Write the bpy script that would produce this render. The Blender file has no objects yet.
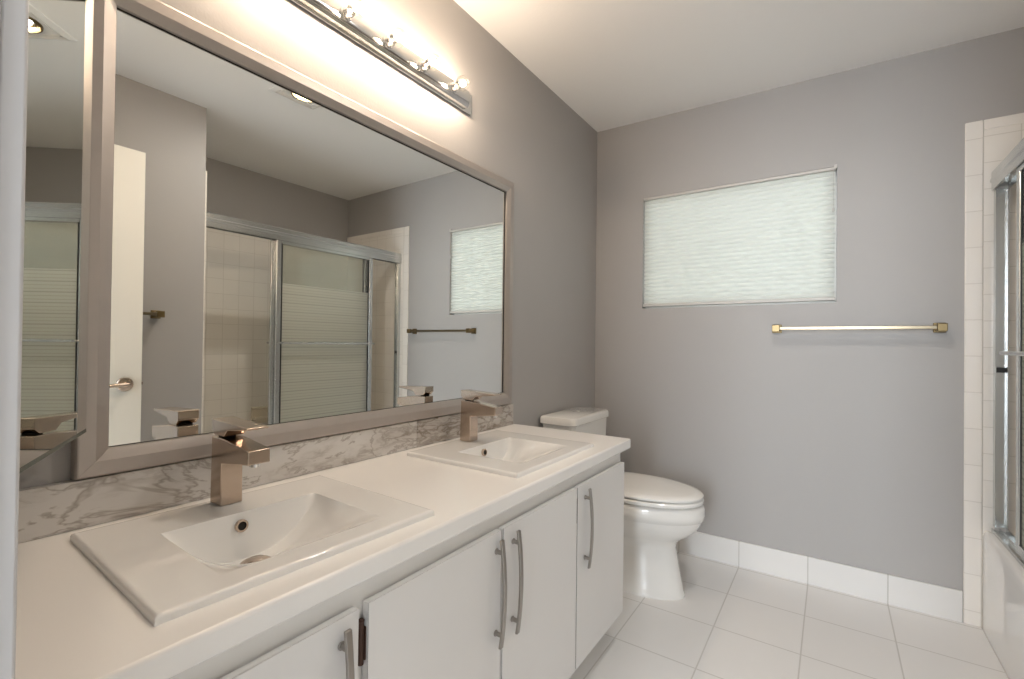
import bpy, bmesh, math, random
from mathutils import Vector, Matrix
random.seed(4)
S = bpy.context.scene
COL = S.collection
PI = math.pi

# ------------------------------------------------------------------ camera, sky, exposure
def setup_camera():
    yaw, pit, rol, f = math.radians(34.1717), math.radians(0.4787), math.radians(0.6735), 471.089
    fwd = Vector((-math.sin(yaw)*math.cos(pit), math.cos(yaw)*math.cos(pit), math.sin(pit)))
    r = Vector((math.cos(yaw), math.sin(yaw), 0)); u = r.cross(fwd)
    r2 = r*math.cos(rol) + u*math.sin(rol); u2 = -r*math.sin(rol) + u*math.cos(rol)
    cd = bpy.data.cameras.new('camera'); co = bpy.data.objects.new('camera', cd); COL.objects.link(co)
    M = Matrix((r2, u2, -fwd)).transposed().to_4x4(); M.translation = (1.2084, 0, 1.1399)
    co.matrix_world = M
    cd.sensor_width = 36; cd.lens = f/1024*36; cd.clip_start = .01; cd.clip_end = 60
    S.camera = co
setup_camera()
WORLD_STRENGTH = 2.1
WORLD_COLOR = (.93, .965, 1.0, 1)
BULB = 310.0
FAN_FILL = 215.0  # strength of the glow added to the unlit fan lamp
HALL_DAYLIGHT = 72.0
EXPOSURE = 1.22
w = bpy.data.worlds.new('daylight'); S.world = w; w.use_nodes = True
bg = w.node_tree.nodes['Background']; bg.inputs[0].default_value = WORLD_COLOR; bg.inputs[1].default_value = WORLD_STRENGTH
hl = bpy.data.lights.new('hall_daylight_fill', 'AREA'); hl.shape = 'RECTANGLE'; hl.size = 1.1; hl.size_y = 1.9  # area lamp added as fill, standing in for daylight from the hall
hl.energy = HALL_DAYLIGHT; hl.color = (.84, .92, 1.0)
ho = bpy.data.objects.new('hall_daylight_fill', hl); COL.objects.link(ho); ho.location = (1.2, -3.02, 1.35); ho.rotation_euler = (math.radians(90), 0, 0)
S.view_settings.view_transform = 'Standard'; S.view_settings.look = 'None'
S.view_settings.exposure = EXPOSURE; S.view_settings.gamma = 1.0; S.view_settings.use_curve_mapping = False
S.cycles.max_bounces = 18; S.cycles.diffuse_bounces = 14; S.cycles.glossy_bounces = 8
S.cycles.transmission_bounces = 8; S.cycles.transparent_max_bounces = 16
S.cycles.use_denoising = True; S.cycles.sample_clamp_indirect = 12.0
S.cycles.caustics_reflective = False; S.cycles.caustics_refractive = False

# ------------------------------------------------------------------ room measures (metres)
D = 2.696          # back wall (window)
W = 1.7126         # right wall by the entry door
XA = 2.4616        # far wall of the tub alcove
YS = 1.203         # near end of the alcove
Y0 = .058          # entry wall, room side
ZC = .7745         # countertop
def ceil_z(x): return 2.455 - .0125*x

# ------------------------------------------------------------------ materials
def srgb(r, g, b):
    f = lambda c: (c/255/12.92) if c/255 <= .04045 else ((c/255+.055)/1.055)**2.4
    return (f(r), f(g), f(b), 1)
def mat(name, col=(.8,.8,.8,1), rough=.5, metal=0.0, spec=.5, coat=0.0, bump=0.0, bscale=200, trans=0.0):
    m = bpy.data.materials.new(name); m.use_nodes = True
    n = m.node_tree.nodes; L = m.node_tree.links; b = n['Principled BSDF']
    b.inputs['Base Color'].default_value = col; b.inputs['Roughness'].default_value = rough
    b.inputs['Metallic'].default_value = metal; b.inputs['Specular IOR Level'].default_value = spec
    b.inputs['Coat Weight'].default_value = coat; b.inputs['Coat Roughness'].default_value = .05
    b.inputs['Transmission Weight'].default_value = trans
    if bump:
        t = n.new('ShaderNodeTexCoord'); z = n.new('ShaderNodeTexNoise'); z.inputs['Scale'].default_value = bscale
        z.inputs['Detail'].default_value = 3
        u = n.new('ShaderNodeBump'); u.inputs['Strength'].default_value = bump; u.inputs['Distance'].default_value = .002
        L.new(t.outputs['Object'], z.inputs['Vector']); L.new(z.outputs['Fac'], u.inputs['Height']); L.new(u.outputs[0], b.inputs['Normal'])
    return m
def mottle(m, amt=.06, scale=3.0):
    """slight unevenness of the paint or glaze"""
    n = m.node_tree.nodes; L = m.node_tree.links; b = n['Principled BSDF']
    col = tuple(b.inputs['Base Color'].default_value)
    t = n.new('ShaderNodeTexCoord'); z = n.new('ShaderNodeTexNoise'); z.inputs['Scale'].default_value = scale; z.inputs['Detail'].default_value = 4
    r = n.new('ShaderNodeMapRange'); r.inputs['To Min'].default_value = 1-amt; r.inputs['To Max'].default_value = 1+amt
    x = n.new('ShaderNodeVectorMath'); x.operation = 'SCALE'; x.inputs[0].default_value = col[:3]
    L.new(t.outputs['Object'], z.inputs['Vector']); L.new(z.outputs['Fac'], r.inputs['Value']); L.new(r.outputs[0], x.inputs['Scale']); L.new(x.outputs[0], b.inputs['Base Color'])
    return m
def tile_mat(name, ua, va, u0, v0, su, sv, grout_w, col, grout, rough=.25, bump=.35, vary=.03):
    """square tiles in the plane of axes ua/va (0=x 1=y 2=z) with grout lines through (u0, v0)"""
    m = bpy.data.materials.new(name); m.use_nodes = True
    n = m.node_tree.nodes; L = m.node_tree.links; b = n['Principled BSDF']
    t = n.new('ShaderNodeTexCoord'); sp = n.new('ShaderNodeSeparateXYZ'); L.new(t.outputs['Object'], sp.inputs[0])
    def math_(op, a, bb=None):
        q = n.new('ShaderNodeMath'); q.operation = op
        for i, v in enumerate((a, bb)):
            if v is None: continue
            if isinstance(v, (int, float)): q.inputs[i].default_value = v
            else: L.new(v, q.inputs[i])
        return q.outputs[0]
    def edge(ax, o, s):
        d = math_('DIVIDE', math_('SUBTRACT', sp.outputs[ax], o), s)
        fr = math_('FRACT', math_('ADD', d, 100.0))
        dist = math_('MULTIPLY', math_('MINIMUM', fr, math_('SUBTRACT', 1.0, fr)), s)
        return dist, math_('FLOOR', math_('ADD', d, 100.0))
    du, iu = edge(ua, u0, su); dv, iv = edge(va, v0, sv)
    dm = math_('MINIMUM', du, dv)
    mr = n.new('ShaderNodeMapRange'); mr.inputs['From Min'].default_value = grout_w*.35; mr.inputs['From Max'].default_value = grout_w*.5+.0006
    L.new(dm, mr.inputs['Value'])
    cx = n.new('ShaderNodeCombineXYZ'); L.new(iu, cx.inputs[0]); L.new(iv, cx.inputs[1])
    wn = n.new('ShaderNodeTexWhiteNoise'); L.new(cx.outputs[0], wn.inputs['Vector'])
    ns = n.new('ShaderNodeTexNoise'); ns.inputs['Scale'].default_value = 9; L.new(t.outputs['Object'], ns.inputs['Vector'])
    sc = math_('ADD', 1-vary, math_('MULTIPLY', math_('ADD', wn.outputs['Value'], ns.outputs['Fac']), vary))
    vm = n.new('ShaderNodeVectorMath'); vm.operation = 'SCALE'; vm.inputs[0].default_value = col[:3]; L.new(sc, vm.inputs['Scale'])
    mx = n.new('ShaderNodeMix'); mx.data_type = 'RGBA'; mx.inputs[6].default_value = grout
    L.new(mr.outputs[0], mx.inputs[0]); L.new(vm.outputs[0], mx.inputs[7]); L.new(mx.outputs[2], b.inputs['Base Color'])
    rr = n.new('ShaderNodeMapRange'); rr.inputs['To Min'].default_value = .8; rr.inputs['To Max'].default_value = rough
    L.new(mr.outputs[0], rr.inputs['Value']); L.new(rr.outputs[0], b.inputs['Roughness'])
    bp = n.new('ShaderNodeBump'); bp.inputs['Strength'].default_value = bump; bp.inputs['Distance'].default_value = .002
    L.new(mr.outputs[0], bp.inputs['Height']); L.new(bp.outputs[0], b.inputs['Normal'])
    return m
def marble_mat():
    m = bpy.data.materials.new('veined_marble'); m.use_nodes = True
    n = m.node_tree.nodes; L = m.node_tree.links; b = n['Principled BSDF']
    t = n.new('ShaderNodeTexCoord')
    mp = n.new('ShaderNodeMapping'); mp.inputs['Scale'].default_value = (1, .75, 2.3); mp.inputs['Rotation'].default_value = (.32, 0, 0)
    L.new(t.outputs['Object'], mp.inputs['Vector'])
    # strong veins: where a warped noise crosses its middle value
    def vein(scale, width, detail, dist):
        z = n.new('ShaderNodeTexNoise'); z.inputs['Scale'].default_value = scale; z.inputs['Detail'].default_value = detail
        z.inputs['Roughness'].default_value = .6; z.inputs['Distortion'].default_value = dist
        L.new(mp.outputs[0], z.inputs['Vector'])
        a = n.new('ShaderNodeMath'); a.operation = 'SUBTRACT'; a.inputs[1].default_value = .5; L.new(z.outputs['Fac'], a.inputs[0])
        c = n.new('ShaderNodeMath'); c.operation = 'ABSOLUTE'; L.new(a.outputs[0], c.inputs[0])
        r = n.new('ShaderNodeMapRange'); r.inputs['From Max'].default_value = width; r.inputs['To Min'].default_value = 1; r.inputs['To Max'].default_value = 0
        L.new(c.outputs[0], r.inputs['Value']); return r.outputs[0]
    v1 = vein(3.2, .016, 6, .7); v2 = vein(11, .06, 6, .35)
    # where veins are thick: cloudy mask, stronger on the tile by the far sink
    cl = n.new('ShaderNodeTexNoise'); cl.inputs['Scale'].default_value = 4.5; cl.inputs['Detail'].default_value = 4; L.new(mp.outputs[0], cl.inputs['Vector'])
    sp = n.new('ShaderNodeSeparateXYZ'); L.new(t.outputs['Object'], sp.inputs[0])
    far = n.new('ShaderNodeMapRange'); far.inputs['From Min'].default_value = 1.172; far.inputs['From Max'].default_value = 1.174
    far.inputs['To Min'].default_value = 0; far.inputs['To Max'].default_value = .22; L.new(sp.outputs[1], far.inputs['Value'])
    ad = n.new('ShaderNodeMath'); ad.operation = 'ADD'; L.new(cl.outputs['Fac'], ad.inputs[0]); L.new(far.outputs[0], ad.inputs[1])
    mk = n.new('ShaderNodeMapRange'); mk.inputs['From Min'].default_value = .46; mk.inputs['From Max'].default_value = .80; L.new(ad.outputs[0], mk.inputs['Value'])
    mul = n.new('ShaderNodeMath'); mul.operation = 'MULTIPLY'; L.new(v2, mul.inputs[0]); L.new(mk.outputs[0], mul.inputs[1])
    m1 = n.new('ShaderNodeMath'); m1.operation = 'MULTIPLY'; m1.inputs[1].default_value = .6; L.new(v1, m1.inputs[0])
    mx = n.new('ShaderNodeMath'); mx.operation = 'MAXIMUM'; L.new(m1.outputs[0], mx.inputs[0]); L.new(mul.outputs[0], mx.inputs[1])
    base = n.new('ShaderNodeMix'); base.data_type = 'RGBA'; base.inputs[6].default_value = (.66,.635,.605,1); base.inputs[7].default_value = (.50,.46,.42,1)
    L.new(mk.outputs[0], base.inputs[0])
    fin = n.new('ShaderNodeMix'); fin.data_type = 'RGBA'; fin.inputs[7].default_value = (.20,.155,.115,1)
    L.new(base.outputs[2], fin.inputs[6]); L.new(mx.outputs[0], fin.inputs[0])
    # tile joints
    L.new(fin.outputs[2], b.inputs['Base Color']); b.inputs['Roughness'].default_value = .3
    return m
def mix_shader(name, kind):
    m = bpy.data.materials.new(name); m.use_nodes = True
    n = m.node_tree.nodes; L = m.node_tree.links; n.remove(n['Principled BSDF']); out = n['Material Output']
    return m, n, L, out
def thin_glass(name, tint=(.95,.98,.96,1), refl=.08, edge=.9):
    m, n, L, out = mix_shader(name, 0)
    tr = n.new('ShaderNodeBsdfTransparent'); tr.inputs[0].default_value = tint
    gl = n.new('ShaderNodeBsdfGlossy'); gl.inputs['Roughness'].default_value = .02
    lw = n.new('ShaderNodeLayerWeight'); lw.inputs['Blend'].default_value = .25
    mr = n.new('ShaderNodeMapRange'); mr.inputs['To Min'].default_value = refl*.5; mr.inputs['To Max'].default_value = edge
    L.new(lw.outputs['Fresnel'], mr.inputs['Value'])
    mx = n.new('ShaderNodeMixShader'); L.new(mr.outputs[0], mx.inputs[0]); L.new(tr.outputs[0], mx.inputs[1]); L.new(gl.outputs[0], mx.inputs[2])
    L.new(mx.outputs[0], out.inputs[0]); return m
def shower_glass_mat():
    m, n, L, out = mix_shader('striped_frosted_glass', 0)
    t = n.new('ShaderNodeTexCoord'); sp = n.new('ShaderNodeSeparateXYZ'); L.new(t.outputs['Object'], sp.inputs[0])
    def M(op, a, b=None):
        q = n.new('ShaderNodeMath'); q.operation = op
        for i, v in enumerate((a, b)):
            if v is None: continue
            if isinstance(v, (int, float)): q.inputs[i].default_value = v
            else: L.new(v, q.inputs[i])
        return q.outputs[0]
    z = sp.outputs[2]
    below = M('LESS_THAN', z, 1.512)
    fr = M('FRACT', M('DIVIDE', M('SUBTRACT', z, .4), .058))
    line = M('GREATER_THAN', fr, .10)
    fine = M('FRACT', M('DIVIDE', M('SUBTRACT', z, .4), .0193))
    fl = M('ADD', M('MULTIPLY', M('GREATER_THAN', fine, .2), .2), .8)
    frost = M('MULTIPLY', M('MULTIPLY', below, fl), M('ADD', M('MULTIPLY', line, .18), .82))
    fac = M('ADD', M('MULTIPLY', frost, .62), .07)
    tr = n.new('ShaderNodeBsdfTransparent'); tr.inputs[0].default_value = (.95,.96,.94,1)
    tl = n.new('ShaderNodeBsdfTranslucent'); tl.inputs[0].default_value = (.87,.875,.81,1)
    df = n.new('ShaderNodeBsdfDiffuse'); df.inputs[0].default_value = (.79,.79,.72,1)
    a = n.new('ShaderNodeMixShader'); a.inputs[0].default_value = .5; L.new(tl.outputs[0], a.inputs[1]); L.new(df.outputs[0], a.inputs[2])
    b = n.new('ShaderNodeMixShader'); L.new(fac, b.inputs[0]); L.new(tr.outputs[0], b.inputs[1]); L.new(a.outputs[0], b.inputs[2])
    gl = n.new('ShaderNodeBsdfGlossy'); gl.inputs['Roughness'].default_value = .06
    c = n.new('ShaderNodeMixShader'); c.inputs[0].default_value = .06; L.new(b.outputs[0], c.inputs[1]); L.new(gl.outputs[0], c.inputs[2])
    L.new(c.outputs[0], out.inputs[0]); return m
def blind_mat():
    m, n, L, out = mix_shader('cellular_blind_fabric', 0)
    tl = n.new('ShaderNodeBsdfTranslucent'); tl.inputs[0].default_value = (.87,.88,.865,1)
    df = n.new('ShaderNodeBsdfDiffuse'); df.inputs[0].default_value = (.72,.73,.70,1)
    t = n.new('ShaderNodeTexCoord'); z = n.new('ShaderNodeTexNoise'); z.inputs['Scale'].default_value = 6; z.inputs['Detail'].default_value = 5
    mp = n.new('ShaderNodeMapping'); mp.inputs['Scale'].default_value = (.4,1,22); L.new(t.outputs['Object'], mp.inputs[0]); L.new(mp.outputs[0], z.inputs['Vector'])
    r = n.new('ShaderNodeMapRange'); r.inputs['To Min'].default_value = .55; r.inputs['To Max'].default_value = .64; L.new(z.outputs['Fac'], r.inputs['Value'])
    a = n.new('ShaderNodeMixShader'); L.new(r.outputs[0], a.inputs[0]); L.new(tl.outputs[0], a.inputs[1]); L.new(df.outputs[0], a.inputs[2])
    L.new(a.outputs[0], out.inputs[0]); return m
def emit_mat(name, col, s):
    m, n, L, out = mix_shader(name, 0)
    e = n.new('ShaderNodeEmission'); e.inputs[0].default_value = col; e.inputs[1].default_value = s; L.new(e.outputs[0], out.inputs[0]); return m

HALLP = mat('hall_wall_paint', (.30,.29,.28,1), .7)
PAINT = mottle(mat('grey_wall_paint', (.410,.396,.386,1), .55, spec=.35, bump=.12, bscale=140), .03)
CEIL = mat('white_ceiling_paint', (.88,.87,.855,1), .9, bump=.25, bscale=90)
WHITE = mat('white_trim_paint', (.78,.765,.74,1), .4)
JAMBP = mat('greyed_casing_paint', (.52,.51,.51,1), .45)
DOORW = mat('cream_door_paint', (.84,.80,.72,1), .4)
LAMINATE = mottle(mat('white_cabinet_laminate', (.76,.75,.74,1), .38), .02, 5)
CARCASS = mat('white_cabinet_carcass', (.80,.79,.77,1), .45)
TOPM = mottle(mat('white_solid_surface', (.87,.855,.835,1), .22, spec=.5), .012, 4)
CERAMIC = mat('white_glazed_ceramic', (.83,.825,.81,1), .07, spec=.55, coat=.3)
TOILETM = mat('bone_white_ceramic', (.80,.785,.755,1), .08, spec=.55, coat=.3)
SEATM = mat('white_seat_plastic', (.82,.81,.785,1), .16)
NICKEL = mat('brushed_nickel', (.57,.47,.39,1), .19, 1.0)
SATIN = mat('satin_nickel_handle', (.36,.335,.31,1), .34, 1.0)
CHROME = mat('chrome', (.80,.79,.77,1), .09, 1.0)
ALU = mat('bright_aluminium', (.64,.65,.64,1), .27, 1.0)
SILVERF = mottle(mat('brushed_silver_frame', (.43,.39,.36,1), .40, .55), .05, 30)
BRASS = mat('aged_brass', (.21,.155,.08,1), .33, 1.0)
BARSATIN = mat('satin_brass_bar', (.25,.205,.14,1), .30, 1.0)
SEAM = mat('brown_edge_seam', (.10,.075,.055,1), .6)
BRONZE = mat('dark_bronze_hinge', (.075,.036,.024,1), .5, .4)
BLACK = mat('black_rubber', (.012,.012,.012,1), .5)
DARK = mat('painted_gap_shade', (.02,.018,.016,1), .8)  # near-black standing in for shade inside gaps and holes
MIRROR = mat('mirror_silvering', (.87,.88,.85,1), .0, 1.0)
GLEDGE = mat('green_glass_edge', (.085,.105,.085,1), .25)
GLASS = thin_glass('clear_glass')
BULBGLASS = thin_glass('clear_bulb_glass', (.98,.97,.95,1), .06, .35)
FILAMENT = emit_mat('warm_filament', (1.0,.795,.60,1), BULB)
LAMPM = emit_mat('lamp_fill_glow', (1.0,.94,.87,1), FAN_FILL)  # emission added to brighten the room; the fan lamp itself is off
BLINDM = blind_mat()
RAILM = mat('grey_blind_rail', (.58,.56,.53,1), .5)
SHGLASS = shower_glass_mat()
MARBLE = marble_mat()
GROUT = (.50,.475,.45,1)
FLOORM = tile_mat('white_floor_tile', 0, 1, .8170, 2.365, .3017, .305, .005, (.78,.765,.75,1), (.60,.58,.555,1), .32, .25, .02)
TILEB = tile_mat('beige_wall_tile_back', 0, 2, 1.722, .387, .1085, .1085, .003, (.84,.80,.745,1), (.66,.62,.56,1), .12, .3)
TILES = tile_mat('beige_wall_tile_side', 1, 2, YS, .387, .1085, .1085, .003, (.84,.80,.745,1), (.66,.62,.56,1), .12, .3)
TRIMT = tile_mat('bullnose_tile', 1, 2, 0, .060, 50, .150, .003, (.84,.80,.75,1), (.66,.62,.57,1), .12, .3)
TRIMH = tile_mat('bullnose_tile_row', 0, 2, 1.722, 0, .150, 50, .003, (.84,.80,.75,1), (.66,.62,.57,1), .12, .3)
BASET = tile_mat('baseboard_tile_x', 0, 2, .8170, -10, .3017, 50, .004, (.74,.725,.705,1), (.52,.50,.47,1), .3, .3, .02)
BASETY = tile_mat('baseboard_tile_y', 1, 2, 2.365, -10, .305, 50, .004, (.74,.725,.705,1), (.52,.50,.47,1), .3, .3, .02)

# ------------------------------------------------------------------ mesh helpers
def B(): return bmesh.new()
def box(bm, x0, x1, y0, y1, z0, z1, mi=0):
    v = [bm.verts.new((x, y, z)) for x in (x0, x1) for y in (y0, y1) for z in (z0, z1)]
    for f in ((0,1,3,2),(4,6,7,5),(0,4,5,1),(2,3,7,6),(0,2,6,4),(1,5,7,3)):
        bm.faces.new([v[i] for i in f]).material_index = mi
    return v
def prism(bm, poly, axis, a, b):
    """extrude a 2-D polygon along an axis; poly is in the two other axes in order"""
    def P(u, v, t):
        return {'x': (t,u,v), 'y': (u,t,v), 'z': (u,v,t)}[axis]
    lo = [bm.verts.new(P(u, v, a)) for u, v in poly]; hi = [bm.verts.new(P(u, v, b)) for u, v in poly]
    k = len(poly)
    bm.faces.new(lo); bm.faces.new(hi[::-1])
    for i in range(k): bm.faces.new((lo[i], lo[(i+1)%k], hi[(i+1)%k], hi[i]))
def tube(bm, pts, r, seg=12, cap=True):
    pts = [Vector(p) for p in pts]; rings = []
    for i, p in enumerate(pts):
        d = (pts[min(i+1, len(pts)-1)] - pts[max(i-1, 0)]).normalized()
        a = d.cross(Vector((0,0,1)) if abs(d.z) < .9 else Vector((1,0,0))).normalized(); c = d.cross(a)
        rr = r[i] if isinstance(r, (list, tuple)) else r
        rings.append([bm.verts.new(p + (a*math.cos(2*PI*k/seg) + c*math.sin(2*PI*k/seg))*rr) for k in range(seg)])
    for i in range(len(rings)-1):
        for k in range(seg): bm.faces.new((rings[i][k], rings[i][(k+1)%seg], rings[i+1][(k+1)%seg], rings[i+1][k]))
    if cap: bm.faces.new(rings[0][::-1]); bm.faces.new(rings[-1])
def lathe(bm, prof, o, axis=(0,0,1), seg=24, cap=True):
    """prof: (distance along axis, radius)"""
    ax = Vector(axis).normalized(); a = ax.cross(Vector((0,0,1)) if abs(ax.z) < .9 else Vector((1,0,0))).normalized(); c = ax.cross(a)
    rings = []
    for t, r in prof:
        rings.append([bm.verts.new(Vector(o) + ax*t + (a*math.cos(2*PI*k/seg)+c*math.sin(2*PI*k/seg))*max(r, 1e-5)) for k in range(seg)])
    for i in range(len(rings)-1):
        for k in range(seg): bm.faces.new((rings[i][k], rings[i][(k+1)%seg], rings[i+1][(k+1)%seg], rings[i+1][k]))
    if cap: bm.faces.new(rings[0][::-1]); bm.faces.new(rings[-1])
def loft(bm, rings, cap=True):
    R = [[bm.verts.new(p) for p in r] for r in rings]; k = len(R[0])
    for i in range(len(R)-1):
        for j in range(k): bm.faces.new((R[i][j], R[i][(j+1)%k], R[i+1][(j+1)%k], R[i+1][j]))
    if cap: bm.faces.new(R[0][::-1]); bm.faces.new(R[-1])
def slab_holes(bm, us, vs, holes, P, t0, t1):
    """slab in the (u,v) plane with some grid cells left out; P(u,v,t) places a vertex"""
    vd = {}
    def V(i, j, t):
        key = (i, j, t)
        if key not in vd: vd[key] = bm.verts.new(P(us[i], vs[j], (t0, t1)[t]))
        return vd[key]
    solid = lambda i, j: 0 <= i < len(us)-1 and 0 <= j < len(vs)-1 and (i, j) not in holes
    for i in range(len(us)-1):
        for j in range(len(vs)-1):
            if not solid(i, j): continue
            bm.faces.new((V(i,j,1), V(i+1,j,1), V(i+1,j+1,1), V(i,j+1,1)))
            bm.faces.new((V(i,j,0), V(i,j+1,0), V(i+1,j+1,0), V(i+1,j,0)))
            if not solid(i-1, j): bm.faces.new((V(i,j,0), V(i,j,1), V(i,j+1,1), V(i,j+1,0)))
            if not solid(i+1, j): bm.faces.new((V(i+1,j,0), V(i+1,j+1,0), V(i+1,j+1,1), V(i+1,j,1)))
            if not solid(i, j-1): bm.faces.new((V(i,j,0), V(i+1,j,0), V(i+1,j,1), V(i,j,1)))
            if not solid(i, j+1): bm.faces.new((V(i,j+1,0), V(i,j+1,1), V(i+1,j+1,1), V(i+1,j+1,0)))
def obj(name, bm, m, parent=None, bevel=0, seg=2, smooth=True, angle=35, subd=0):
    bmesh.ops.recalc_face_normals(bm, faces=bm.faces)
    me = bpy.data.meshes.new(name); bm.to_mesh(me); bm.free()
    for q in (m if isinstance(m, (list, tuple)) else [m]): me.materials.append(q)
    if smooth:
        me.shade_smooth(); me.set_sharp_from_angle(angle=math.radians(angle))
    o = bpy.data.objects.new(name, me); COL.objects.link(o)
    if bevel:
        md = o.modifiers.new('edge_round', 'BEVEL'); md.width = bevel; md.segments = seg; md.limit_method = 'ANGLE'; md.angle_limit = math.radians(40)
        if smooth: md.harden_normals = False
    if subd:
        md = o.modifiers.new('smooth', 'SUBSURF'); md.levels = subd; md.render_levels = subd
    if parent is not None:
        o.parent = parent
        root = parent
        while root.parent: root = root.parent
        o.matrix_parent_inverse = Matrix.Translation(-Vector(root.location)) if parent is root else Matrix.Identity(4)
    return o
def thing(name, label, cat, loc, group=None):
    o = bpy.data.objects.new(name, None); COL.objects.link(o); o.location = loc; o.empty_display_size = .05
    return tag(o, label, cat, group)
def tag(o, label, cat, group=None):
    o['label'] = label; o['category'] = cat
    if group: o['group'] = group
    return o
def struct(name, bm, m, **k):
    o = obj(name, bm, m, **k); o['kind'] = 'structure'; return o
def dup(root, delta, label, group=None):
    r = root.copy(); COL.objects.link(r); r.location = Vector(root.location) + Vector(delta)
    r['label'] = label
    if group: r['group'] = group
    for ch in list(root.children):
        c = ch.copy(); COL.objects.link(c); c.parent = r; c.matrix_parent_inverse = ch.matrix_parent_inverse.copy()
        for g in list(ch.children):
            d = g.copy(); COL.objects.link(d); d.parent = c; d.matrix_parent_inverse = g.matrix_parent_inverse.copy()
    return r

# ------------------------------------------------------------------ the setting
def build_room():
    bm = B(); box(bm, -.1, XA+.1, -.052, D+.1, -.06, 0); struct('floor', bm, FLOORM)
    # wall_left: the mirror wall
    bm = B(); box(bm, -.1, 0, -.052, D+.1, 0, 2.5); struct('wall_left', bm, PAINT)
    # wall_back with the window opening
    bm = B(); slab_holes(bm, [0, .2934, 1.225, XA+.1], [0, 1.352, 1.997, 2.5], {(1,1)}, lambda u, v, t: (u, t, v), D, D+.1)
    struct('wall_back', bm, PAINT)
    # wall_right: beside the entry door, with its return at the alcove
    bm = B(); box(bm, W, XA, Y0, YS, 0, 2.5); struct('wall_right', bm, PAINT)
    bm = B(); box(bm, XA, XA+.1, YS-.1, D+.0, 0, 2.5); struct('wall_alcove', bm, PAINT)
    # wall_front: the entry wall with doorway and the niche of the medicine cabinet
    bm = B()
    us = [0, .055, .435, .80-.018, 1.59+.018, W+.1]; vs = [0, .975, 1.865, 2.045, 2.5]
    slab_holes(bm, us, vs, {(1,1),(3,0),(3,1),(3,2)}, lambda u, v, t: (u, t, v), -.052, Y0)
    struct('wall_front', bm, PAINT)
    # ceiling, a touch lower towards the tub, with an opening for the fan light
    bm = B(); slab_holes(bm, [-.1, .992, 1.212, XA+.1], [-.052, 1.306, 1.526, D+.1], {(1,1)}, lambda u, v, t: (u, v, ceil_z(u)+t), 0, .1)
    struct('ceiling', bm, CEIL)
    # baseboards of tile
    bm = B(); box(bm, 0.0105, 1.664, D-.010, D, 0, .131); struct('baseboard_back', bm, BASET, bevel=.002)
    bm = B(); box(bm, 0, .010, 1.752, D, 0, .131); struct('baseboard_left', bm, BASETY, bevel=.002)
    bm = B(); box(bm, W-.010, W, Y0+.02, YS, 0, .131); struct('baseboard_right', bm, BASETY, bevel=.002)
    # tiled surround of the tub alcove
    zt = 2.085
    bm = B(); box(bm, 1.722, XA, D-.010, D, 0, zt-.043); struct('trim_1', bm, TILEB)
    bm = B(); box(bm, 1.666, 1.722, D-.011, D, 0, zt); struct('trim_2', bm, TRIMT, bevel=.004)
    bm = B(); box(bm, 1.722, XA, D-.011, D, zt-.043, zt); struct('trim_3', bm, TRIMH, bevel=.004)
    bm = B(); box(bm, XA-.010, XA, YS, D-.011, .36, 2.022); struct('trim_4', bm, TILES)
    bm = B(); box(bm, W+.006, XA-.010, YS, YS+.010, .36, zt); struct('trim_5', bm, TILEB)
    # the hall outside the doorway
    bm = B(); box(bm, -.2, 2.7, -3.15, -.052, -.06, -.001); struct('floor_hall', bm, FLOORM)
    bm = B(); box(bm, -.2, 2.7, -3.15, -.052, 2.45, 2.55); struct('ceiling_hall', bm, CEIL)
    bm = B(); box(bm, -.3, -.2, -3.15, -.052, -.06, 2.55); struct('wall_hall_left', bm, HALLP)
    bm = B(); box(bm, 2.7, 2.8, -3.15, -.052, -.06, 2.55); struct('wall_hall_right', bm, HALLP)
    bm = B(); box(bm, -.3, 2.8, -3.25, -3.15, -.06, 2.55); struct('wall_hall_far', bm, HALLP)
    bm = B(); box(bm, W+.1, 2.7, -.102, -.052, 0, 2.45); box(bm, -.2, 0, -.102, -.052, 0, 2.45); struct('wall_hall_near', bm, HALLP)
    # doorway lining and casing
    bm = B()
    box(bm, .80-.018, .80, -.052, Y0+.0005, 0, 2.045-.001); box(bm, 1.59, 1.608, -.052, Y0+.0005, 0, 2.044); box(bm, .80, 1.59, -.052, Y0+.0005, 2.027, 2.044)
    struct('trim_6', bm, JAMBP, bevel=.002)
    bm = B(); box(bm, .735, .798, Y0, Y0+.0126, 0, 2.09); box(bm, 1.593, 1.652, Y0, Y0+.0126, 0, 2.09); box(bm, .798, 1.593, Y0, Y0+.0126, 2.031, 2.09)
    struct('trim_7', bm, JAMBP, bevel=.002)
    # window
    bm = B(); slab_holes(bm, [.2934,.318,1.200,1.225], [1.352,1.376,1.973,1.997], {(1,1)}, lambda u, v, t: (u, t, v), D+.055, D+.085)
    fr = struct('window_1', bm, WHITE, bevel=.003)
    bm = B(); box(bm, .314, 1.204, D+.068, D+.072, 1.372, 1.977)
    o = obj('pane', bm, GLASS, fr)
    # entry door, standing open against the right wall
    bm = B(); box(bm, 1.545, 1.580, .082, .872, .012, 2.034)
    d = struct('door_1', bm, DOORW, bevel=.002)
    bm = B()
    for sx, x in ((-1, 1.545), (1, 1.580)):
        lathe(bm, [(0,.033),(.006,.033),(.010,.029),(.012,.012),(.045,.011)], (x, .806, .928), (sx,0,0), 28)
        tube(bm, [(x+sx*.045, .812, .928), (x+sx*.048, .79, .928), (x+sx*.048, .74, .927), (x+sx*.046, .695, .924)], [.0085,.0095,.0085,.006], 12)
    obj('lever_handle', bm, NICKEL, d)
    bm = B(); box(bm, 1.556, 1.570, .8715, .8735, .895, .960); lathe(bm, [(0,.007),(.008,.006)], (1.563, .8735, .928), (0,1,0), 10)
    obj('latch_plate', bm, NICKEL, d)
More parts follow.
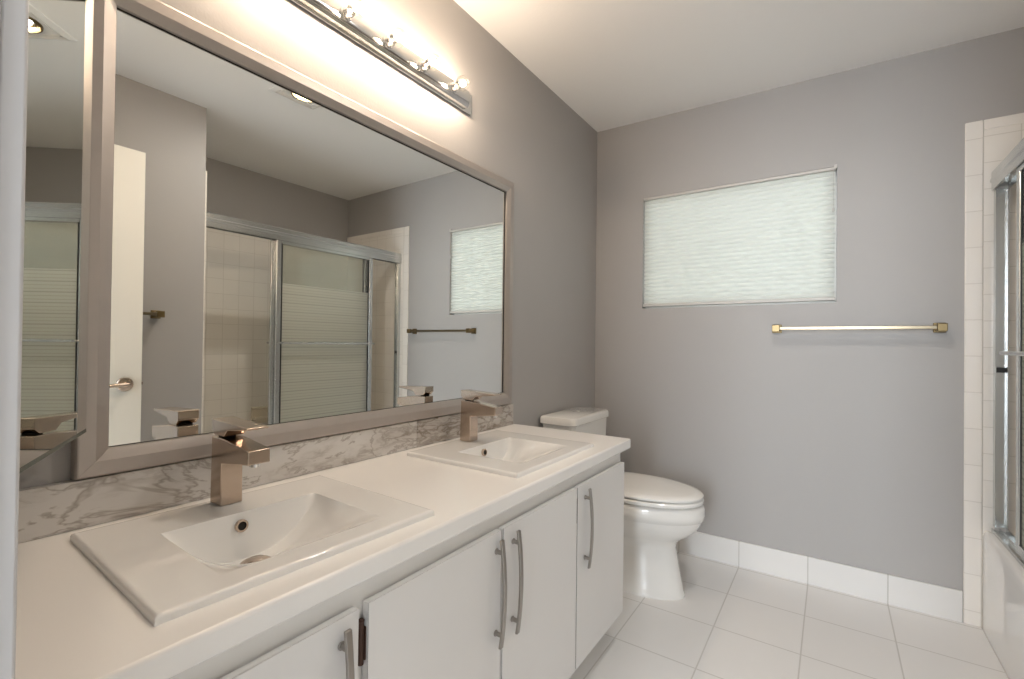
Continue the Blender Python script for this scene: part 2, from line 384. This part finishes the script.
    for z in (.25, 1.05, 1.80):
        bm = B(); tube(bm, [(1.586, .0785, z-.045), (1.586, .0785, z+.045)], .0055, 10); obj('hinge', bm, NICKEL, d)
build_room()

# ------------------------------------------------------------------ vanity
def build_vanity():
    FX = .5385      # face frame
    YE = 1.738; YB = Y0
    t = thing('vanity_cabinet', 'long white vanity cabinet with flat doors under the two-sink countertop', 'cabinet', (.27, .9, 0))
    bm = B()
    zb, zt = .128, .735
    box(bm, .012, FX-.02, YB+.002, YB+.020, zb, zt); box(bm, .012, FX-.02, YE-.018, YE, zb, zt); box(bm, .012, FX-.02, .915, .933, zb+.018, zt-.14)
    box(bm, .012, FX-.02, YB+.020, YE-.018, zb, zb+.018); box(bm, .012, .018, YB+.020, YE-.018, zb+.018, zt-.15)
    obj('carcass', bm, CARCASS, t)
    bm = B()
    # face frame: rails and stiles
    slab_holes(bm, [YB+.002, .125, .495, .545, .905, .948, 1.30, 1.352, 1.700, YE], [zb, .165, .672, zt], {(1,1),(3,1),(5,1),(7,1)},
               lambda u, v, tt: (tt, u, v), FX-.02, FX)
    obj('face_frame', bm, CARCASS, t, bevel=.001)
    bm = B(); box(bm, .02, .425, YB+.002, YE-.05, 0, zb); obj('toe_kick', bm, WHITE, t)
    doors = [(.112, .512), (.533, .921), (.932, 1.325), (1.332, 1.726)]
    hnd = [(.479, None), (.902, None), (.972, None), (1.384, None)]
    for k, (a, b) in enumerate(doors):
        ch = .004
        bm = B(); box(bm, FX+.0050, .5560, a, b, .132, .694); box(bm, .5560, .5574, a+.0008, b-.0008, .1328, .6932, 1); box(bm, .5574, .5586, a, b, .132, .694)
        d = obj('door', bm, [LAMINATE, SEAM], t, smooth=False)
        # arched bar pull on two posts
        y = hnd[k][0]; z0, z1 = .430, .681
        bm = B(); n = 14; ring = []
        for i in range(n+1):
            s = i/n; z = z0 + (z1-z0)*s; x = .5715 + .0095*(1-(2*s-1)**2)
            ring.append([(x, y-.006, z), (x+.0065, y-.006, z), (x+.0065, y+.006, z), (x, y+.006, z)])
        loft(bm, ring)
        for z in (z0+.030, z1-.030):
            tube(bm, [(.5580, y, z), (.577, y, z)], .0052, 12)
            tube(bm, [(.5580, y, z), (.5615, y, z)], .0072, 12)
        h = obj('handle', bm, SATIN, d, bevel=.0012)
        # exposed hinges on the two inner doors
        if k in (1, 2):
            yy, s = (a, -1) if k == 1 else (b, 1)
            z0h, z1h = (.592, .660) if k == 1 else (.585, .662)
            bm = B()
            if k == 1:
                box(bm, FX+.0005, FX+.0035, yy-.0205, yy-.0010, z0h, z1h)
                tube(bm, [(FX+.0085, yy-.0065, z0h-.002), (FX+.0085, yy-.0065, z1h+.002)], .0050, 10)
                lathe(bm, [(0,.0050),(.003,.0060),(.006,.003)], (FX+.0085, yy-.0065, z1h+.002), (0,0,1), 10)
                box(bm, FX+.0035, FX+.0150, yy-.0035, yy-.0008, z0h+.006, z1h-.006)
                for q in (.2, .5, .8): box(bm, FX+.0035, FX+.0045, yy-.018, yy-.013, z0h+(z1h-z0h)*q-.004, z0h+(z1h-z0h)*q+.004)
            else:
                tube(bm, [(.5555, yy+.0034, z0h), (.5555, yy+.0034, z1h)], .0033, 10)
            hg = obj('hinge', bm, BRONZE, d); hg['label'] = 'dark bronze hinge'
    # countertop with two sink cut-outs
    bm = B()
    us = [.0, .20, .470, .562]; vs = [Y0+.001, .345, .655, 1.165, 1.475, 1.788]
    slab_holes(bm, us, vs, {(1,1),(1,3)}, lambda u, v, tt: (u, v, tt), .7355, ZC)
    c = obj('countertop', bm, TOPM, bevel=.006, seg=3)
    tag(c, 'white countertop with rounded front edge running along the mirror wall', 'countertop')
    # marble backsplash: three tiles in a row
    bm = B()
    for a, b in ((Y0+.002, .5625), (.5635, 1.1725), (1.1735, 1.772)): box(bm, 0.0005, .018, a, b, ZC+.0003, .8672)
    s = obj('backsplash', bm, MARBLE, bevel=.001)
    tag(s, 'low strip of brown-veined marble tile between countertop and framed mirror', 'backsplash')
build_vanity()

SZ = .787
def build_sink():
    x0, x1, y0, y1 = .080, .507, .253, .744
    t = thing('bathroom_sink', 'near white rectangular drop-in sink, closest to the doorway, beside the mirrored cabinet door', 'sink', (.2935, .4985, ZC), 'drop-in sinks on the vanity')
    bx0, bx1, by0, by1 = .207, .457, .350, .650; cy = (by0+by1)/2; hw = (by1-by0)/2; dmax = .089
    def depth(x, y):
        ty = abs(y-cy)/hw
        if ty >= 1 or x <= bx0 or x >= bx1: return 0
        dy = dmax*(1 - ty**2.6)
        fb = min(1, (x-bx0)/.014); s = max(0, (x-.258)/(bx1-.258)); ff = (1-s)**.90
        fb = fb**.8
        d = dy*fb*ff
        d += .004*(1-min(1, math.hypot((x-.258)/.10, (y-.497)/.10)))*fb*ff
        return d
    def rng(a, b, n): return [a+(b-a)*i/n for i in range(n)]
    xs = [x0, x0+.0015, x0+.005, x0+.010] + rng(x0+.02, bx0-.001, 5)[1:] + [bx0-.0015, bx0, bx0+.0015, bx0+.004, bx0+.007, bx0+.010, bx0+.014] + rng(bx0+.02, bx1, 26) + [bx1, bx1+.0015, bx1+.02, x1-.010, x1-.005, x1-.0015, x1]
    ys = [y0, y0+.0015, y0+.005, y0+.010, y0+.05, by0-.0015] + [cy - hw*math.cos(PI*i/56) for i in range(57)] + [by1+.0015, y1-.05, y1-.010, y1-.005, y1-.0015, y1]
    rr = .005
    def top(x, y):
        e = min(x-x0, x1-x, y-y0, y1-y); z = SZ
        if e < rr: z -= rr - math.sqrt(max(0, rr*rr-(rr-e)**2))
        return z - depth(x, y)
    bm = B()
    T = [[bm.verts.new((x, y, top(x, y))) for y in ys] for x in xs]
    U = [[bm.verts.new((x, y, min(ZC+.0003, top(x, y)-.011))) for y in ys] for x in xs]
    nx, ny = len(xs), len(ys)
    for i in range(nx-1):
        for j in range(ny-1):
            bm.faces.new((T[i][j], T[i+1][j], T[i+1][j+1], T[i][j+1])); bm.faces.new((U[i][j], U[i][j+1], U[i+1][j+1], U[i+1][j]))
    for i in range(nx-1):
        bm.faces.new((T[i][0], U[i][0], U[i+1][0], T[i+1][0])); bm.faces.new((T[i][-1], T[i+1][-1], U[i+1][-1], U[i][-1]))
    for j in range(ny-1):
        bm.faces.new((T[0][j], T[0][j+1], U[0][j+1], U[0][j])); bm.faces.new((T[-1][j], U[-1][j], U[-1][j+1], T[-1][j+1]))
    obj('basin', bm, CERAMIC, t, angle=50)
    zo = SZ-.026
    bm = B(); lathe(bm, [(-.006,.0125),(.0035,.0125),(.0045,.0115),(.0045,.0085),(.001,.0080),(-.006,.0080)], (.2125, .488, zo), (1,0,.10), 24, cap=False)
    obj('overflow_ring', bm, NICKEL, t)
    bm = B(); lathe(bm, [(-.004,.0085),(.0005,.0085)], (.2125, .488, zo), (1,0,.10), 20)
    o = obj('overflow_hole', bm, DARK, t)
    zd = SZ - depth(.258, .497) + .001
    bm = B(); lathe(bm, [(-.010,.029),(.002,.029),(.004,.026),(.0045,.022)], (.258, .497, zd), (0,0,1), 32)
    lathe(bm, [(.0035,.021),(.0065,.021),(.0085,.017),(.0095,.0)], (.258, .497, zd), (0,0,1), 32)
    obj('drain_stopper', bm, NICKEL, t)
    return t
sink = build_sink()
sk = dup(sink, (0, .815, 0), 'far white rectangular drop-in sink, at the countertop end next to the toilet', 'drop-in sinks on the vanity')
sink.rotation_euler = (0, 0, math.radians(-2.1))

def build_faucet():
    yc, hw = .5045, .0225
    t = thing('basin_faucet', 'square single-lever nickel faucet standing on the near sink', 'faucet', (.115, yc, SZ), 'lever faucets on the sinks')
    z0 = SZ+.0004
    bm = B(); prism(bm, [(.094, z0), (.142, z0), (.141, .878), (.252, .8905), (.252, .9185), (.146, .9315), (.098, .9325)], 'y', yc-hw, yc+hw)
    obj('body', bm, NICKEL, t, bevel=.0022, seg=3)
    bm = B(); lathe(bm, [(0,.0165),(.0050,.0165)], (.119, yc, .9320), (0,0,1), 24); obj('gap_shade_collar', bm, DARK, t)  # collar coloured near-black to paint the shaded gap under the lever
    bm = B(); prism(bm, [(.097, .9480), (.110, .9362), (.150, .9362), (.164, .9500), (.245, .9590), (.245, .9632), (.096, .9700)], 'y', yc-hw, yc+hw)
    obj('lever', bm, NICKEL, t, bevel=.0015, seg=2)
    bm = B(); lathe(bm, [(0,.0105),(-.006,.0105),(-.007,.0085),(-.005,.0085)], (.236, yc, .8890), (0,0,1), 20); obj('aerator', bm, CHROME, t)
    return t
fau = build_faucet()
dup(fau, (.004, .8245, 0), 'square single-lever nickel faucet standing on the far sink, towards the toilet', 'lever faucets on the sinks')

# ------------------------------------------------------------------ framed mirror
def build_mirror():
    a, b, z0, z1 = .2755, 1.746, .8710, 1.859
    t = thing('wall_mirror', 'large rectangular mirror in a wide silver frame above the backsplash', 'mirror', (.005, (a+b)/2, z0))
    prof = [(0, .0008), (0, .024), (.003, .0275), (.006, .0285), (.030, .0300), (.033, .0290), (.051, .0215), (.0520, .0160), (.0520, .0008)]
    bm = B(); gap = .00025
    cs = lambda d: [(a+d, z0+d), (b-d, z0+d), (b-d, z1-d), (a+d, z1-d)]
    rails = []
    for k in range(4):
        r0 = []; r1 = []
        for d, x in prof:
            c = cs(d); p, q = Vector((x, *c[k])), Vector((x, *c[(k+1)%4])); dv = (q-p).normalized()*gap
            r0.append(p+dv); r1.append(q-dv)
        loft(bm, [r0, r1])
    obj('frame', bm, SILVERF, t, angle=12)
    # thin black strip painting the shadow gap between frame and glass
    bm = B()
    for k in range(4):
        c0, c1 = cs(.0522), cs(.0530)
        lo = [(.0122, *c0[k]), (.0122, *c0[(k+1)%4]), (.0122, *c1[(k+1)%4]), (.0122, *c1[k])]
        loft(bm, [[lo[0], (.0150, *c0[k]), (.0150, *c1[k]), lo[3]], [lo[1], (.0150, *c0[(k+1)%4]), (.0150, *c1[(k+1)%4]), lo[2]]])
    obj('shadow_gap_strip', bm, DARK, t, smooth=False)
    bm = B(); box(bm, .0010, .012, a+.051, b-.051, z0+.051, z1-.051); obj('glass', bm, MIRROR, t, smooth=False)
build_mirror()

# ------------------------------------------------------------------ medicine cabinet in the entry wall, its mirror door ajar
def build_medicine():
    t = thing('medicine_cabinet', 'narrow wall cabinet next to the doorway, its mirrored door swung ajar', 'cabinet', (.245, Y0, .975))
    bm = B(); x0, x1, y0, y1, z0, z1, q = .0565, .4335, -.045, Y0-.0005, .9765, 1.8635, .006
    box(bm, x0, x1, y0, y0+q, z0, z1); box(bm, x0, x0+q, y0+q, y1, z0, z1); box(bm, x1-q, x1, y0+q, y1, z0, z1); box(bm, x0+q, x1-q, y0+q, y1, z0, z0+q); box(bm, x0+q, x1-q, y0+q, y1, z1-q, z1)
    obj('body', bm, WHITE, t)
    for z in (1.26, 1.56):
        bm = B(); box(bm, x0+q+.001, x1-q-.001, y0+q+.001, y1-.010, z, z+.005); obj('shelf', bm, GLASS, t)
    # door: free edge near the mirror, hinge towards the doorway
    F = Vector((.050, .287)); d = Vector((.9041, -.4274)).normalized(); nrm = Vector((-d.y, d.x)); Lw = .436
    zb, zt = .964, 1.875; th = .016; bev = .008; dp = .0035
    def P(u, n, z): q2 = F + d*u + nrm*n; return (q2.x, q2.y, z)
    bm = B()
    outer = [(0, zb), (Lw, zb), (Lw, zt), (0, zt)]; inner = [(bev, zb+bev), (Lw-bev, zb+bev), (Lw-bev, zt-bev), (bev, zt-bev)]
    vb = [bm.verts.new(P(u, -th, z)) for u, z in outer]; vm = [bm.verts.new(P(u, -.005, z)) for u, z in outer]
    vo = [bm.verts.new(P(u, -dp*.35, z)) for u, z in outer]; vi = [bm.verts.new(P(u, 0, z)) for u, z in inner]
    f = bm.faces.new(vi); f.material_index = 0
    for k in range(4):
        j = (k+1)%4
        bm.faces.new((vo[k], vo[j], vi[j], vi[k])).material_index = (1, 2, 2, 2)[k]
        bm.faces.new((vm[k], vm[j], vo[j], vo[k])).material_index = 1
        bm.faces.new((vb[k], vb[j], vm[j], vm[k])).material_index = 2
    bm.faces.new(vb[::-1]).material_index = 3
    o = obj('mirror_door', bm, [MIRROR, GLEDGE, CHROME, WHITE], t, smooth=False)
    for z in (1.06, 1.78):
        bm = B(); tube(bm, [P(Lw+.003, -.012, z-.03), P(Lw+.003, -.012, z+.03)], .004, 10); obj('hinge', bm, CHROME, t)
build_medicine()

# ------------------------------------------------------------------ vanity light bar
def build_light():
    y1 = 1.460; y0 = y1 - .915; zl, zh = 2.052, 2.134; zc = (zl+zh)/2
    t = thing('vanity_light_bar', 'chrome strip light with a row of clear round bulbs above the framed mirror', 'light', (0, (y0+y1)/2, zc))
    bm = B(); box(bm, .0008, .009, y0, y1, zl, zh); obj('back_plate', bm, CHROME, t, bevel=.002)
    bm = B(); prism(bm, [(.009, zl+.006), (.026, zl+.006), (.034, zl+.018), (.034, zh-.018), (.026, zh-.006), (.009, zh-.006)], 'y', y0+.045, y1-.045)
    obj('housing', bm, CHROME, t, bevel=.0015)
    for k in range(6):
        y = y1 - .143 - k*.1555
        bm = B(); lathe(bm, [(0,.020),(.004,.020),(.006,.0155),(.024,.0150),(.024,.0130),(.006,.0130)], (.034, y, zc), (1,0,0), 24); obj('socket', bm, CHROME, t)
        bm = B(); R = .0265; c = .083-.0
        pr = [(.052-.083, .0125)] + [(-R*math.cos(a), R*math.sin(a)) for a in [math.radians(34+ i*(180-34)/16) for i in range(17)]]
        lathe(bm, pr, (c, y, zc), (1,0,0), 28); g = obj('bulb', bm, BULBGLASS, t)
        bm = B(); bmesh.ops.create_icosphere(bm, subdivisions=3, radius=.0110, matrix=Matrix.Translation((c-.001, y, zc)))
        fl = obj('filament', bm, FILAMENT, g)
        bm = B(); tube(bm, [(.050, y, zc), (c-.010, y, zc)], .0035, 8); obj('glass_stem', bm, BULBGLASS, g)
build_light()

# ------------------------------------------------------------------ ceiling fan light
def build_fan():
    x0, x1, y0, y1 = .977, 1.227, 1.291, 1.541; cx, cy = (x0+x1)/2, (y0+y1)/2; z = ceil_z(cx)
    t = thing('ceiling_fan_light', 'square white ceiling fan with a round chrome-rimmed lamp, seen in the mirror', 'light', (cx, cy, z))
    def ring(bm, o, i, za, zb_, sl=.0):
        c = lambda h, zz: [(cx-h, cy-h, zz), (cx+h, cy-h, zz), (cx+h, cy+h, zz), (cx-h, cy+h, zz)]
        A, Bq, C_, E_ = [[bm.verts.new(p) for p in c(h, zz)] for h, zz in ((o, za), (o, zb_+sl), (i, zb_), (i, za))]
        for P_, Q_ in ((A,Bq),(Bq,C_),(C_,E_),(E_,A)):
            for k in range(4): bm.faces.new((P_[k], P_[(k+1)%4], Q_[(k+1)%4], Q_[k]))
    zt = z - .0025
    bm = B(); ring(bm, .125, .104, zt, zt-.012, .008); obj('trim_frame', bm, WHITE, t, angle=20)
    # slatted inner grille with a round opening for the lamp
    bm = B(); n = 48
    R = .070
    inn = []; out = []
    for k in range(n):
        a = 2*PI*k/n; c, s = math.cos(a), math.sin(a); m_ = max(abs(c), abs(s)); h = .103
        inn.append((cx+R*c, cy+R*s)); out.append((cx+h*c/m_, cy+h*s/m_))
    za, zb2 = zt-.001, zt-.006
    lo_i, lo_o, hi_i, hi_o = [[bm.verts.new((x, y, q)) for x, y in pts] for pts, q in ((inn, zb2), (out, zb2), (inn, za), (out, za))]
    for k in range(n):
        j = (k+1)%n
        for P_, Q_ in ((lo_i, lo_o), (lo_o, hi_o), (hi_o, hi_i), (hi_i, lo_i)): bm.faces.new((P_[k], P_[j], Q_[j], Q_[k]))
    for q in range(2):
        h = .100-.012*q
        for (ax, ay, bx_, by_) in ((cx-h, cy-h, cx+h, cy-h), (cx-h, cy+h, cx+h, cy+h), (cx-h, cy-h, cx-h, cy+h), (cx+h, cy-h, cx+h, cy+h)):
            box(bm, min(ax,bx_)-.0025, max(ax,bx_)+.0025, min(ay,by_)-.0025, max(ay,by_)+.0025, zb2-.003, zb2)
    obj('grille', bm, WHITE, t, angle=20)
    bm = B(); lathe(bm, [(-.004,.072),(-.012,.070),(-.014,.064),(-.006,.060),(.030,.056),(.060,.050)], (cx, cy, zt-.002), (0,0,1), 40, cap=False); obj('lamp_ring', bm, DARK if False else BRASS, t)
    bm = B(); lathe(bm, [(.004,.047),(.012,.050),(.040,.034),(.070,.018),(.085,.016)], (cx, cy, zt-.002), (0,0,1), 40); lp = obj('lamp', bm, CHROME, t)
    bm = B(); lathe(bm, [(-.013,.001),(-.0125,.014),(-.009,.027),(-.003,.036),(.003,.040)], (cx, cy, zt-.002), (0,0,1), 40); obj('lamp_face', bm, LAMPM, lp)  # unlit lamp face made to glow as added fill
build_fan()

# ------------------------------------------------------------------ window blind
def build_blind():
    x0, x1, z0, z1 = .2965, 1.2215, 1.354, 1.9955; y = D+.010
    t = thing('window_blind', 'pale pleated blind drawn fully down over the small high window', 'blind', ((x0+x1)/2, y, z1))
    bm = B(); box(bm, x0, x1, D-.004, D+.036, z1-.014, z1-.0006); obj('head_rail', bm, RAILM, t, bevel=.002)
    bm = B(); box(bm, x0, x1, D-.002, D+.032, z0+.008, z0+.024); obj('bottom_rail', bm, RAILM, t, bevel=.003)
    za, zb = z0+.024, z1-.014; n = 26; p = (zb-za)/n
    front = []; back = []
    for i in range(n):
        for s, o in ((0, 0), (.18, -.0055), (.5, -.0085), (.82, -.0055)):
            front.append((y+.006+o, za+(i+s)*p)); back.append((y+.010-o, za+(i+s)*p))
    front.append((y+.006, zb)); back.append((y+.010, zb))
    bm = B()
    for rowp in (front, back):
        A = [bm.verts.new((x0+.004, yy, zz)) for yy, zz in rowp]; Bv = [bm.verts.new((x1-.004, yy, zz)) for yy, zz in rowp]
        for i in range(len(rowp)-1): bm.faces.new((A[i], A[i+1], Bv[i+1], Bv[i]))
    obj('pleated_fabric', bm, BLINDM, t, angle=25)
    bm = B(); tube(bm, [(x1-.010, D-.008, z1-.008), (x1-.011, D-.010, z1-.10), (x1-.010, D-.009, z1-.195)], .0011, 6)
    lathe(bm, [(0,.0025),(-.006,.005),(-.020,.0045),(-.022,.002)], (x1-.010, D-.009, z1-.195), (0,0,1), 12); obj('pull_cord', bm, RAILM, t)
    bm = B(); box(bm, x1-.008, x1+.005, D-.010, D-.0005, z1-.010, z1+.008); obj('bracket', bm, RAILM, t, bevel=.001)
build_blind()

# ------------------------------------------------------------------ towel bars
def build_towel_bar(x0, x1, z):
    t = thing('towel_bar', 'brass towel bar with square posts on the grey wall below the blind', 'towel bar', ((x0+x1)/2, D, z), 'brass towel bars')
    for x in (x0, x1):
        bm = B(); box(bm, x-.021, x+.021, D-.010, D-.0005, z-.021, z+.021); box(bm, x-.016, x+.016, D-.014, D-.010, z-.016, z+.016)
        box(bm, x-.0125, x+.0125, D-.068, D-.014, z-.0125, z+.0125); box(bm, x-.0165, x+.0165, D-.076, D-.058, z-.0165, z+.0165)
        obj('post', bm, BRASS, t, bevel=.0025)
    bm = B(); box(bm, x0+.0162, x1-.0162, D-.0745, D-.0595, z-.0075, z+.0075); obj('bar', bm, BARSATIN, t, bevel=.0015)
    return t
tb = build_towel_bar(.982, 1.589, 1.2285)
# the second one on the right wall behind the open door
t2 = dup(tb, (0,0,0), 'brass towel bar on the right wall behind the open door, seen in the mirror', 'brass towel bars')
t2.location = (W, .675, 1.268); t2.rotation_euler = (0, 0, -PI/2)

# ------------------------------------------------------------------ toilet
def egg(xb, xf, hw, z, yc=2.222, n=48, pw=2.3, xm=None):
    """closed outline: rounded front at +x, squarish back"""
    xm = xm if xm is not None else xb + (xf-xb)*.42
    pts = []
    for k in range(n):
        a = 2*PI*k/n; c, s = math.cos(a), math.sin(a)
        if c >= 0: x = xm + (xf-xm)*c; y = hw*(abs(s)**(1.0))*math.copysign(1, s)
        else:
            x = xm - (xm-xb)*abs(c)**(2/pw*.9); y = hw*math.copysign(abs(s)**(2/3.6), s)
        pts.append((x, yc+y, z))
    return pts
def build_toilet():
    yc = 2.222
    t = thing('toilet', 'white two-piece toilet with closed lid between the vanity and the back wall', 'toilet', (.38, yc, 0))
    secs = [(0,.12,.662,.128),(.012,.12,.663,.128),(.022,.125,.656,.124),(.09,.13,.643,.118),(.16,.13,.630,.113),(.215,.13,.620,.112),(.242,.12,.628,.121),(.262,.11,.652,.138),
            (.284,.10,.684,.158),(.306,.09,.708,.172),(.334,.08,.726,.181),(.352,.08,.732,.184),(.357,.08,.734,.185),(.361,.08,.742,.191),(.385,.08,.746,.193),(.408,.08,.745,.193),(.419,.08,.741,.190),(.424,.085,.732,.182)]
    bm = B(); loft(bm, [egg(xb, xf, hw, z, yc) for z, xb, xf, hw in secs]); obj('bowl', bm, TOILETM, t, angle=60)
    bm = B(); loft(bm, [egg(.235, .728, .180, .4305, yc), egg(.232, .738, .188, .434, yc), egg(.230, .740, .190, .446, yc), egg(.233, .735, .186, .4505, yc)]); obj('seat', bm, SEATM, t, angle=45)
    bm = B(); loft(bm, [egg(.232, .729, .181, .4555, yc), egg(.230, .738, .187, .458, yc), egg(.230, .739, .188, .466, yc), egg(.234, .731, .181, .4735, yc), egg(.26, .700, .158, .478, yc), egg(.33, .60, .10, .4805, yc)]); obj('lid', bm, SEATM, t, angle=45)
    for s in (-1, 1):
        bm = B(); tube(bm, [(.222, yc+s*.075-.02, .444), (.222, yc+s*.075+.02, .444)], .012, 14); obj('lid_hinge', bm, SEATM, t)
    def rr(x0, x1, y0, y1, r, z, n=8):
        pts = []
        for cx, cy, a0 in ((x1-r, y1-r, 0), (x0+r*.4, y1-r*.4, 90), (x0+r*.4, y0+r*.4, 180), (x1-r, y0+r, 270)):
            q = r if a0 in (0, 270) else r*.4
            for i in range(n+1):
                a = math.radians(a0 + 90*i/n); pts.append((cx+q*math.cos(a), cy+q*math.sin(a), z))
        return pts
    bm = B(); a, b = 2.008, 2.452
    loft(bm, [rr(.03, .185, a+.035, b-.035, .03, .4285), rr(.03, .190, a+.028, b-.028, .035, .44), rr(.024, .196, a+.014, b-.014, .035, .66), rr(.022, .198, a+.010, b-.010, .035, .7445)]); obj('tank', bm, TOILETM, t, angle=40)
    bm = B(); loft(bm, [rr(.016, .200, a+.006, b-.006, .035, .745), rr(.012, .206, a, b, .038, .749), rr(.012, .206, a, b, .038, .773), rr(.015, .202, a+.004, b-.004, .036, .7815), rr(.022, .194, a+.012, b-.012, .032, .7850)])
    ld = obj('tank_lid', bm, TOILETM, t, angle=40)
    bm = B(); lathe(bm, [(-.002,.024),(.002,.024),(.0035,.022),(.0035,.019),(.0025,.0185),(.005,.017),(.0055,0)], (.098, 2.262, .7852), (0,0,1), 28); obj('flush_button', bm, CHROME, ld)
build_toilet()

# ------------------------------------------------------------------ bathtub and sliding doors
def build_tub():
    x0, x1, y0, y1, zr = 1.7225, 2.4505, YS+.0005, D-.0115, .400
    t = thing('bathtub', 'white bathtub with a plain apron in the tiled alcove behind sliding doors', 'bathtub', ((x0+x1)/2, (y0+y1)/2, 0))
    bm = B(); n = 12
    def rr(a, b, c, d, r, z):
        pts = []
        for cx, cy, a0 in ((b-r, d-r, 0), (a+r, d-r, 90), (a+r, c+r, 180), (b-r, c+r, 270)):
            for i in range(n+1):
                q = math.radians(a0+90*i/n); pts.append((cx+r*math.cos(q), cy+r*math.sin(q), z))
        return pts
    rings = [rr(x0, x1, y0, y1, .004, 0), rr(x0, x1, y0, y1, .004, zr-.050), rr(x0+.001, x1, y0, y1, .004, zr-.022), rr(x0+.005, x1, y0, y1, .006, zr-.006), rr(x0+.012, x1-.002, y0+.002, y1-.002, .008, zr),
             rr(x0+.080, x1-.060, y0+.075, y1-.075, .14, zr), rr(x0+.092, x1-.072, y0+.090, y1-.090, .14, zr-.012), rr(x0+.115, x1-.095, y0+.17, y1-.12, .13, .15), rr(x0+.15, x1-.13, y0+.24, y1-.15, .12, .075), rr(x0+.22, x1-.20, y0+.32, y1-.22, .10, .065)]
    loft(bm, rings, cap=True)
    obj('tub_shell', bm, CERAMIC, t, angle=40)
    bm = B(); lathe(bm, [(0,.03),(.004,.028),(.005,0)], (2.08, 1.65, .0655), (0,0,1), 20); obj('drain', bm, CHROME, t)
    # frame of the sliding doors
    ya, yb = YS+.0105, D-.0118
    f = thing('shower_door_frame', 'bright aluminium header, side jambs and sill track around the tub opening', 'shower frame', (1.7720, (ya+yb)/2, zr))
    bm = B(); prism(bm, [(1.7450, 1.786), (1.7490, 1.786), (1.7490, 1.800), (1.7930, 1.800), (1.7930, 1.786), (1.7970, 1.786), (1.7970, 1.864), (1.7880, 1.868), (1.7520, 1.868), (1.7450, 1.861), (1.7450, 1.838), (1.7410, 1.832), (1.7410, 1.822), (1.7450, 1.816)], 'y', ya, yb)
    obj('header', bm, ALU, f, angle=20)
    bm = B(); prism(bm, [(1.7480, zr+.0004), (1.7940, zr+.0004), (1.7940, zr+.024), (1.7900, zr+.024), (1.7900, zr+.008), (1.7725, zr+.008), (1.7725, zr+.018), (1.7695, zr+.018), (1.7695, zr+.008), (1.7520, zr+.008), (1.7520, zr+.014), (1.7480, zr+.014)], 'y', ya, yb)
    obj('sill_track', bm, ALU, f, angle=20)
    for s, y, jw in ((1, ya, .013), (-1, yb, .026)):
        bm = B(); prism(bm, [(1.7520, y), (1.7525, y+s*jw), (1.7555, y+s*jw), (1.7555, y+s*.005), (1.7875, y+s*.005), (1.7875, y+s*jw), (1.7905, y+s*jw), (1.7910, y)], 'z', zr+.024, 1.786)
        j = obj('jamb', bm, ALU, f, angle=20)
        bm = B(); box(bm, 1.7560, 1.7870, min(y+s*.0052, y+s*(jw-.004)), max(y+s*.0052, y+s*(jw-.004)), 1.046, 1.066); obj('bumper', bm, BLACK, j)['label'] = 'black rubber bumper'
    # two framed sliding panels
    def panel(x, y0p, y1p, label, bar):
        z0, z1 = zr+.0205, 1.797
        p = thing('sliding_shower_door', label, 'shower door', (x, (y0p+y1p)/2, z0), 'striped sliding shower doors')
        h = .0085
        sw = .032
        for a, b in ((y0p, y0p+sw), (y1p-sw, y1p)):
            bm = B(); box(bm, x-h, x+h, a, b, z0, z1); obj('stile', bm, ALU, p, bevel=.004, seg=3)
        for a, b in ((z0, z0+.035), (z1-.030, z1)):
            bm = B(); box(bm, x-h, x+h, y0p+sw, y1p-sw, a, b); obj('rail', bm, ALU, p, bevel=.002)
        bm = B(); box(bm, x-.0025, x+.0025, y0p+sw-.004, y1p-sw+.004, z0+.031, z1-.026); obj('glass_panel', bm, SHGLASS, p)
        for y in (y0p+sw+.0048, y1p-sw-.0048):
            bm = B(); box(bm, x-.005, x+.005, y-.0048, y+.0048, z0+.035, z1-.030); obj('gasket', bm, BLACK, p)['label'] = 'black rubber gasket'
        s = bar; zb = 1.126
        bm = B(); tube(bm, [(x+s*.048, y0p+.022, zb), (x+s*.048, y1p-.022, zb)], .0075, 14)
        for y in (y0p+.016, y1p-.016):
            tube(bm, [(x+s*.0085, y, zb), (x+s*.053, y, zb)], .0065, 12)
        obj('towel_rail', bm, ALU, p)
    panel(1.7605, 1.640, 2.402, 'outer sliding shower door with frosted stripes and a towel rail towards the room', -1)
    panel(1.7815, 1.616, 2.372, 'inner sliding shower door behind the outer one, on the tub side', 1)
    # soap dish on the far tile wall
    bm = B(); x = XA-.0105; a, b, z0, z1 = 1.848, 1.994, .505, .632
    prism(bm, [(x, z0), (x-.010, z0), (x-.012, z0+.006), (x-.012, z0+.040), (x-.055, z0+.036), (x-.060, z0+.044), (x-.060, z0+.056), (x-.056, z0+.058), (x-.052, z0+.048), (x-.016, z0+.050), (x-.016, z1-.020), (x-.024, z1-.012), (x-.024, z1-.004), (x-.010, z1), (x, z1)], 'y', a, b)
    sd = obj('soap_dish', bm, mat('beige_ceramic', (.78,.70,.58,1), .12), bevel=.002)
    tag(sd, 'beige ceramic soap dish on the far tiled wall of the tub, seen in the mirror', 'soap dish')
build_tub()
